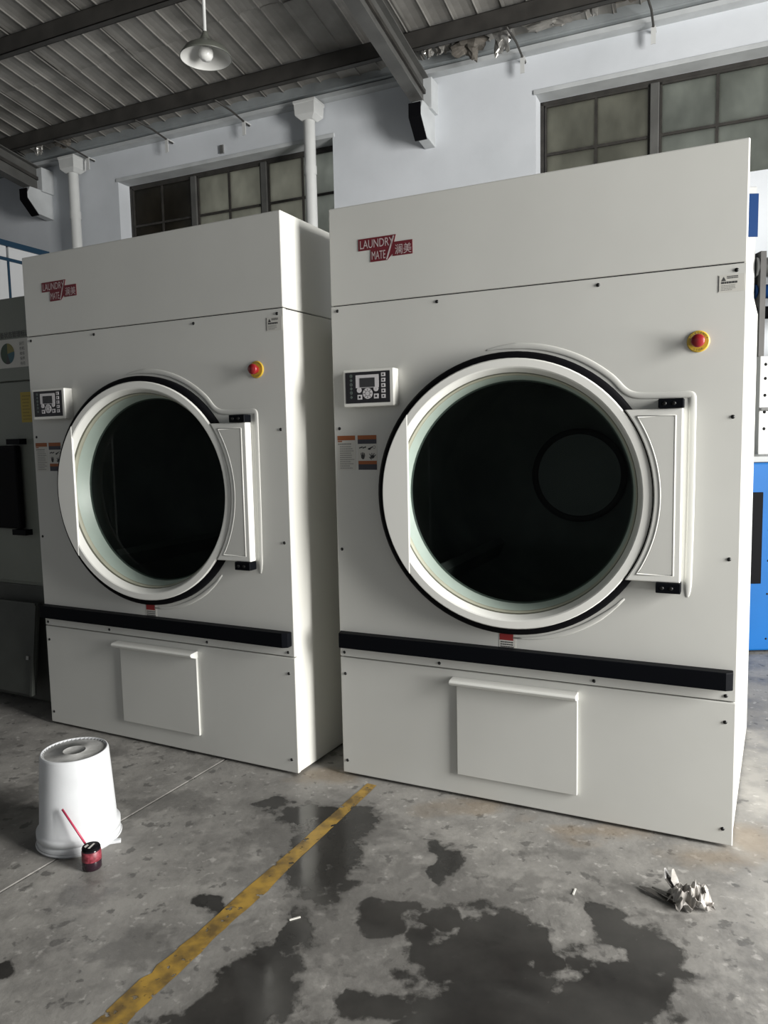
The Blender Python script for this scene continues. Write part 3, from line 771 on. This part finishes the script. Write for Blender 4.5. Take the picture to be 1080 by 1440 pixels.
    # four hazard pictograms: rollers, snagging cord, crushed hand, spread fingers
    def blob(cx, cz, rx, rz_, rot=0, n=12):
        vs = []
        for i in range(n):
            a = 2*PI*i/n; px, pz = rx*math.cos(a), rz_*math.sin(a)
            vs.append((cx+px*math.cos(rot)-pz*math.sin(rot), yy, cz+px*math.sin(rot)+pz*math.cos(rot)))
        pr.add(vs, [tuple(range(n))])
    for i in range(4): blob(x0+.012+.008*i, z1-.052+.002*(i % 2), .005, .003, .6)
    blob(x0+.060, z1-.054, .013, .003, .5); pr.rev([(.005, .0012), (.0065, .0012)], 14, (x0+.077, 0, z1-.050), 'y', smooth=False); blob(x0+.055, z1-.057, .007, .004, 0)
    blob(x0+.024, z1-.090, .008, .010, .3)
    for i in range(4): blob(x0+.017+.005*i, z1-.078-.002*abs(i-1.5), .0018, .009, .15)
    blob(x0+.068, z1-.090, .010, .007, .2)
    for i, (dx, dz) in enumerate(((-.012, .010), (-.002, .012), (.008, .012), (.015, .006), (-.013, -.008))): blob(x0+.068+dx*.7, z1-.090+dz*.7, .0018, .009, -dx*60)
    pr.build('pictograms', INK, sb, fix=False)
    # small red sticker half behind the bumper bar
    x0, x1, z0, z1 = .708, .775, .640, .700
    sb = MB().box(x0, x1, -.0006, 0, z0, z1).build('caution_sticker', STW, R)
    pr = MB(); quad(pr, x0+.002, x1-.010, z1-.026, z1-.001, y); pr.build('sticker_header', STR, sb, fix=False)
    pr = MB(); print_lines(pr, x0+.006, x1-.006, z0+.004, z1-.029, 3, 8, y, .5, 7); pr.build('sticker_text', INK, sb, fix=False)
    # screws
    sc = MB().rev([(.001, .004), (.0045, .0035), (.0065, .001), (.007, 0)], 12, (0, 0, 0), 'y').build('screw', SCREW, R)
    spots = [(.03, 1.990), (.468, 1.987), (1.075, 1.986), (1.517, 1.988), (.025, 1.509), (1.516, 1.511), (.022, 1.0), (1.515, 1.030), (.020, .551), (.457, .551), (1.07, .551), (1.515, .552),
             (.022, .457), (1.515, .458), (.022, .068), (1.515, .070)]
    for i, (u, v) in enumerate(spots):
        o = sc if i == 0 else link(bpy.data.objects.new('screw', sc.data), R)
        o.location = (u, 0, v)
    return R

def copy_tree(o, parent=None):
    c = o.copy(); COL.objects.link(c); c.parent = parent
    for ch in list(o.children): copy_tree(ch, c)
    return c
dr = make_dryer()
dl = copy_tree(dr)
dr.location = (-0.20179, 3.14457, 0); dr.rotation_euler = (0, 0, -0.44015)
dl.location = (-1.78283, 3.82325, 0); dl.rotation_euler = (0, 0, -0.46317)
tag(dr, 'ivory industrial tumble dryer nearest the crumpled bag and the blue machine', 'dryer', 'ivory tumble dryers')
tag(dl, 'ivory industrial tumble dryer behind the upturned white bucket', 'dryer', 'ivory tumble dryers')

# ------------------------------------------------------------------ older grey-green dryer at the end of the row
GG = mat('grey_green_enamel', (0.20, 0.215, 0.185), 0.4, var=0.15, scale=2)
GGD = mat('grey_green_enamel_dark', (0.055, 0.06, 0.053), 0.45, var=0.3, scale=4)  # darker grey-green for the lower panel, door recess and lint door
a = -0.46317
og = Vector((-1.78283, 3.82325, 0)) + Vector((math.cos(a), math.sin(a), 0))*(-1.79) + Vector((math.sin(a), -math.cos(a), 0))*(-0.12)
G = empty('grey_dryer', og, a); tag(G, 'older grey-green dryer with pie chart card, half hidden behind the neighbouring ivory dryer', 'dryer')
GW = 1.68
MB().box(0, GW, .02, 1.2, .05, 2.25).build('cabinet', GG, G, bevel=.004)
MB().box(0, GW, 0, .0199, 1.815, 2.25).build('hood_panel', GG, G, bevel=.004)
fp = MB(); fp.box(0, GW, 0, .0199, .72, 1.809); fp.build('front_panel', GG, G, bevel=.004)
MB().box(0, GW, .01, .0199, .05, .70).build('lower_panel', GGD, G, bevel=.004)
MB().rev([(.001, .012), (.52, .012), (.55, 0)], 64, (.78, 0, 1.27), 'y').build('door_recess', GGD, G)
dd = MB().box(.30, 1.555, -.05, -.013, 1.02, 1.47).build('door', BLACK, G, bevel=.01)
for z in (1.475, .985): MB().box(1.48, 1.585, -.045, 0, z, z+.03).build('hinge', BLACKP, G)
# hanging lint door, a little open
l_ = MB().box(0, .40, -.02, 0, -.50, 0).build('lint_door', GGD, G, bevel=.003); l_.location = (1.235, -.02, .615); l_.rotation_euler = (math.radians(-7), 0, 0)
MB().box(.006, .394, -.032, -.0205, -.012, 0).build('lip', GGD, l_); MB().box(.385, .40, -.032, -.0205, -.50, -.012).build('edge', GGD, l_)
MB().box(.0, .012, -.032, -.0205, -.50, -.012).build('edge', GGD, l_)
MB().box(.34, .355, -.03, -.0205, -.31, -.29).build('catch', STEEL, l_)
# status card
cx0, cx1, cz0, cz1 = 1.40, 1.665, 1.905, 2.055
cd = MB().box(cx0, cx1, -.002, 0, cz0-.02, cz1-.02).build('status_card', STW, G)
hdm = MB()
vs, fs, w_ = text_mesh('设备状态管理标识', .036, .0025)
hdm.add([(cx0+.0 + v[0]*.26/w_, v[1], cz1-.01 + v[2]) for v in vs], fs); hdm.build('card_title', INK, cd, fix=False)
for k, (c0, c1, mt) in enumerate(((90, 250, mat('pie_dark_green', (0.03, 0.06, 0.035), .5)), (250, 290, INK), (-70, 10, mat('pie_teal', (0.03, 0.10, 0.13), .5)), (10, 90, mat('pie_olive', (0.20, 0.18, 0.05), .5)))):
    pz = MB(); n_ = 14
    vs = [(cx0+.085, -.003, cz0+.055)] + [(cx0+.085+.055*math.cos(math.radians(c0+(c1-c0)*i/n_)), -.003, cz0+.055+.055*math.sin(math.radians(c0+(c1-c0)*i/n_))) for i in range(n_+1)]
    pz.add(vs, [(0, i+1, i+2) for i in range(n_)]); pz.build('pie_slice', mt, cd, fix=False)
lt = MB()
for i, wd in enumerate(('运行', '停机', '维修', '保养', '待用')):
    vs, fs, w_ = text_mesh(wd, .020, .0025)
    lt.add([(cx0+.18 + v[0], v[1], cz0+.095-.026*i + v[2]) for v in vs], fs)
lt.build('card_text', INK, cd, fix=False)
yc = MB().box(1.562, 1.655, -.002, 0, 1.592, 1.752).build('yellow_notice', mat('notice_yellow', (0.36, 0.27, 0.03), .5), G)
pr = MB(); print_lines(pr, 1.575, 1.645, 1.60, 1.740, 8, 21, -.0025, .35, 6); pr.build('notice_print', mat('notice_ink', (0.22, 0.16, 0.03), .6), yc, fix=False)

# ------------------------------------------------------------------ machines beyond the right-hand dryer
BLUE = mat('bright_blue_enamel', (0.004, 0.105, 0.34), 0.55, spec=0.2, var=0.1, scale=3)
BLUED = mat('deep_blue_panel', (0.005, 0.035, 0.13), 0.6, spec=0.15)
WHT = mat('cool_white_enamel', (0.50, 0.51, 0.50), 0.35, var=0.05, scale=3)
B = empty('blue_machine', (1.90, 4.80, 0), 0); tag(B, 'bright blue laundry machine with black window standing past the ivory dryer', 'machine')
MB().box(0, 1.25, 0, .50, .02, 1.26).build('body', BLUE, B, bevel=.012)
MB().box(.05, .555, -.006, 0, .47, 1.07).build('window', BLACK, B, bevel=.003)
MB().rev([(.001, .0), (.03, 0), (.03, .02), (.001, .02)], 12, (.1, .1, 0)).build('foot', BLACK, B)
MB().rev([(.001, .0), (.03, 0), (.03, .02), (.001, .02)], 12, (1.15, .1, 0)).build('foot', BLACK, B)
MB().box(.02, 1.23, .05, .48, 1.261, 1.30).build('top_plate', mat('blue_top_grey', (0.28, 0.29, 0.29), .5), B, bevel=.004)
sc0 = None
for x in (.60, 1.2):
    for z in (.10, .40, .62, .82, 1.02, 1.18):
        if sc0 is None: sc0 = MB().rev([(.001, .004), (.006, .003), (.007, 0)], 10, (0, 0, 0), 'y').build('screw', SCREW, B); o = sc0
        else: o = link(bpy.data.objects.new('screw', sc0.data), B)
        o.location = (x, 0, z)
C = empty('white_finisher', (2.15, 5.50, 0), 0); tag(C, 'tall white machine with a deep blue top panel against the back wall', 'machine')
MB().box(0, .56, 0, .38, 2.42, 3.20).build('head', WHT, C, bevel=.006)
MB().box(0, .57, -.006, 0, 2.85, 3.15).build('blue_panel', BLUED, C, bevel=.002)
MB().box(.02, .552, .05, .38, 0.0, 2.42).build('column', WHT, C, bevel=.006)
D_ = empty('roller_press', (2.725, 5.42, 0), 0); tag(D_, 'white riveted roller press with dark rollers beside the tall white machine', 'machine')
MB().box(0, .9, 0, .22, 0.0, 2.0).build('body', WHT, D_, bevel=.006)
for x in (.04,):
    for z in (1.48, 1.60, 1.72, 1.84, 1.94): MB().rev([(.001, .006), (.010, .004), (.012, 0)], 12, (x, 0, z), 'y').build('rivet', SCREW, D_)
MB().tube([(-.01, -.02, 1.62), (.0, -.03, 1.62), (.9, -.03, 1.62)], .012, 8).build('grab_rail', STEEL, D_)
for z, rr, mt in ((2.64, .07, STEEL), (2.47, .05, BLUED), (2.32, .045, BLACK)):
    MB().tube([(-.01, .1, z), (.9, .1, z)], rr, 20).build('roller', mt, D_)
MB().box(.0, .04, .03, .16, 2.0, 2.74).build('side_cheek', STEELD, D_); MB().box(.86, .9, .03, .16, 2.0, 2.74).build('side_cheek', STEELD, D_)

# ------------------------------------------------------------------ bucket, paint jar, crumpled bag
BUCK = mat('white_bucket_plastic', (0.64, 0.655, 0.67), 0.35, var=0.08, scale=9, bump=0.05, bscale=12)
BUCKB = mat('grimy_bucket_base', (0.26, 0.26, 0.25), 0.6, col2=(0.52, 0.52, 0.51), scale=16)
K_ = empty('bucket', (-1.165, 2.66, 0), 0.3); K_.scale = (.93, .93, .95); tag(K_, 'upturned white plastic bucket on the concrete floor', 'bucket')
MB().rev([(.152, .0), (.157, .004), (.157, .03), (.150, .036), (.158, .040), (.158, .062), (.146, .067), (.129, .352), (.126, .360), (.121, .362), (.119, .356)], 64).build('wall', BUCK, K_)
MB().rev([(.122, .354), (.0445, .3555), (.0435, .358), (.0415, .358), (.0405, .3555), (.001, .3555)], 64).build('base', BUCKB, K_)
MB().rev([(.1585, .006), (.162, .010), (.1585, .014)], 64).build('rim_bead', BUCK, K_)
tk = MB()
for i in range(44):
    an = 2*PI*i/44; c, s = math.cos(an), math.sin(an)
    tk.add([(.113*c-.003*s, .113*s+.003*c, .3563), (.113*c+.003*s, .113*s-.003*c, .3563), (.121*c+.003*s, .121*s-.003*c, .3615), (.121*c-.003*s, .121*s+.003*c, .3615)], [(0, 1, 2, 3)])
tk.build('rim_teeth', BUCK, K_, fix=False)
MB().box(.10, .16, -.10, -.08, .0, .012).build('handle_lug', BUCK, K_, bevel=.003)
J = empty('paint_jar', (-1.040, 2.458, 0)); tag(J, 'small dark jar with red label and black top in front of the bucket', 'jar')
MB().rev([(.001, .001), (.029, .001), (.032, .005), (.032, .030), (.0315, .031), (.031, .066), (.030, .072), (.026, .076)], 32).build('body', mat('dark_maroon_glass', (0.022, 0.010, 0.016), 0.15), J)
MB().rev([(.0325, .033), (.0328, .034), (.0322, .066), (.031, .067)], 32).build('label', mat('jar_red_label', (0.11, 0.006, 0.012), .45, col2=(0.30, 0.05, 0.07), scale=90), J)
MB().rev([(.030, .070), (.031, .075), (.029, .080), (.001, .081)], 32).build('top', BLACK, J)
MB().add([(-.004, -.02, .0815), (.004, -.022, .0815), (.010, .012, .0815), (.003, .014, .0815)], [(0, 1, 2, 3)]).build('top_mark', STW, J, fix=False)
MB().add([(-.021, -.008, .0815), (-.013, -.016, .0815), (-.008, .002, .0815), (-.016, .008, .0815)], [(0, 1, 2, 3)]).build('top_mark', STW, J, fix=False)
o = MB().tube([(-1.060, 2.484, .055), (-1.158, 2.516, .185)], .0038, 10).build('paint_stick', mat('pink_stick', (0.45, 0.04, 0.09), .4))
tag(o, 'thin pink stick leaning from the small jar against the bucket', 'stick')
# crumpled plastic bag
BAG = mat('crumpled_plastic', (0.62, 0.59, 0.56), 0.3, col2=(0.36, 0.34, 0.31), scale=16, trans=0.2)
LEAF = mat('dark_wet_plastic', (0.06, 0.055, 0.05), 0.4)
bg = MB()
nb = 18; vs = []
for j in range(nb+1):
    for i in range(nb+1):
        u, v = 2*i/nb - 1, 2*j/nb - 1
        n1 = noise.noise((u*1.7 + 3.1, v*1.7, 1.0)); n2 = noise.noise((u*4.1, v*4.1 + 7, 2.0))
        ridge = (1 - 2.2*abs(n1)) + 0.45*(1 - 2.5*abs(n2))
        dome = max(0.0, 1 - (u*u + v*v)/1.7)
        z = 0.003 + 0.050*(0.35 + 0.65*dome)*max(0.0, ridge)*(1.25 if u > .3 else 1.0)
        vs.append((u*.056*(1 + .35*n2), v*.048*(1 + .35*n1), max(0.002, z)))
bg.add(vs, [(j*(nb+1)+i, j*(nb+1)+i+1, (j+1)*(nb+1)+i+1, (j+1)*(nb+1)+i) for j in range(nb) for i in range(nb)])
bag = bg.build('crumpled_bag', BAG); bag.modifiers.new('film', 'SOLIDIFY').thickness = .0008; bag.location = (.925, 2.185, 0); tag(bag, 'crumpled clear plastic bag lying on the floor by the dryer corner', 'bag')
def leaf(pts, w, nm, par):
    m = MB(); vs = []; n_ = len(pts)
    for i, p in enumerate(pts):
        p = Vector(p); t = Vector(pts[min(i+1, n_-1)]) - Vector(pts[max(i-1, 0)]); s = Vector((t.y, -t.x, 0)).normalized()
        ww = w*math.sin(PI*(.12 + .80*i/(n_-1)))
        vs += [p - s*ww, p + s*ww, p + s*ww + Vector((0, 0, .0015)), p - s*ww + Vector((0, 0, .0015))]
    m.add(vs, [(4*i+k, 4*i+(k+1) % 4, 4*i+4+(k+1) % 4, 4*i+4+k) for i in range(n_-1) for k in range(4)] + [(0, 1, 2, 3), (4*n_-1, 4*n_-2, 4*n_-3, 4*n_-4)])
    return m.build(nm, LEAF if nm == 'dark_strip' else BAG, par)
leaf([(-.03, -.02, .004), (-.07, .02, .006), (-.105, .06, .012), (-.125, .09, .006)], .011, 'dark_strip', bag)
leaf([(-.025, -.01, .012), (-.06, .03, .016), (-.09, .075, .012)], .010, 'dark_strip', bag)
leaf([(-.03, .02, .02), (-.045, .06, .05), (-.05, .075, .075)], .012, 'dark_strip', bag)
leaf([(-.02, .02, .02), (-.028, .05, .05), (-.03, .06, .08)], .013, 'film_flap', bag)
# little white scraps
for x, y, r_, lb in ((-.30, 2.155, .4, 'tiny white plastic stick on the wet floor beside the yellow line'), (.585, 2.26, 1.1, 'tiny white paper scrap on the floor before the large dryer')):
    o = MB().box(-.018, .018, -.003, .003, 0, .004).build('litter_scrap', STW, bevel=.001); o.location = (x, y, .0); o.rotation_euler = (0, 0, r_)
    tag(o, lb, 'litter', 'litter scraps')
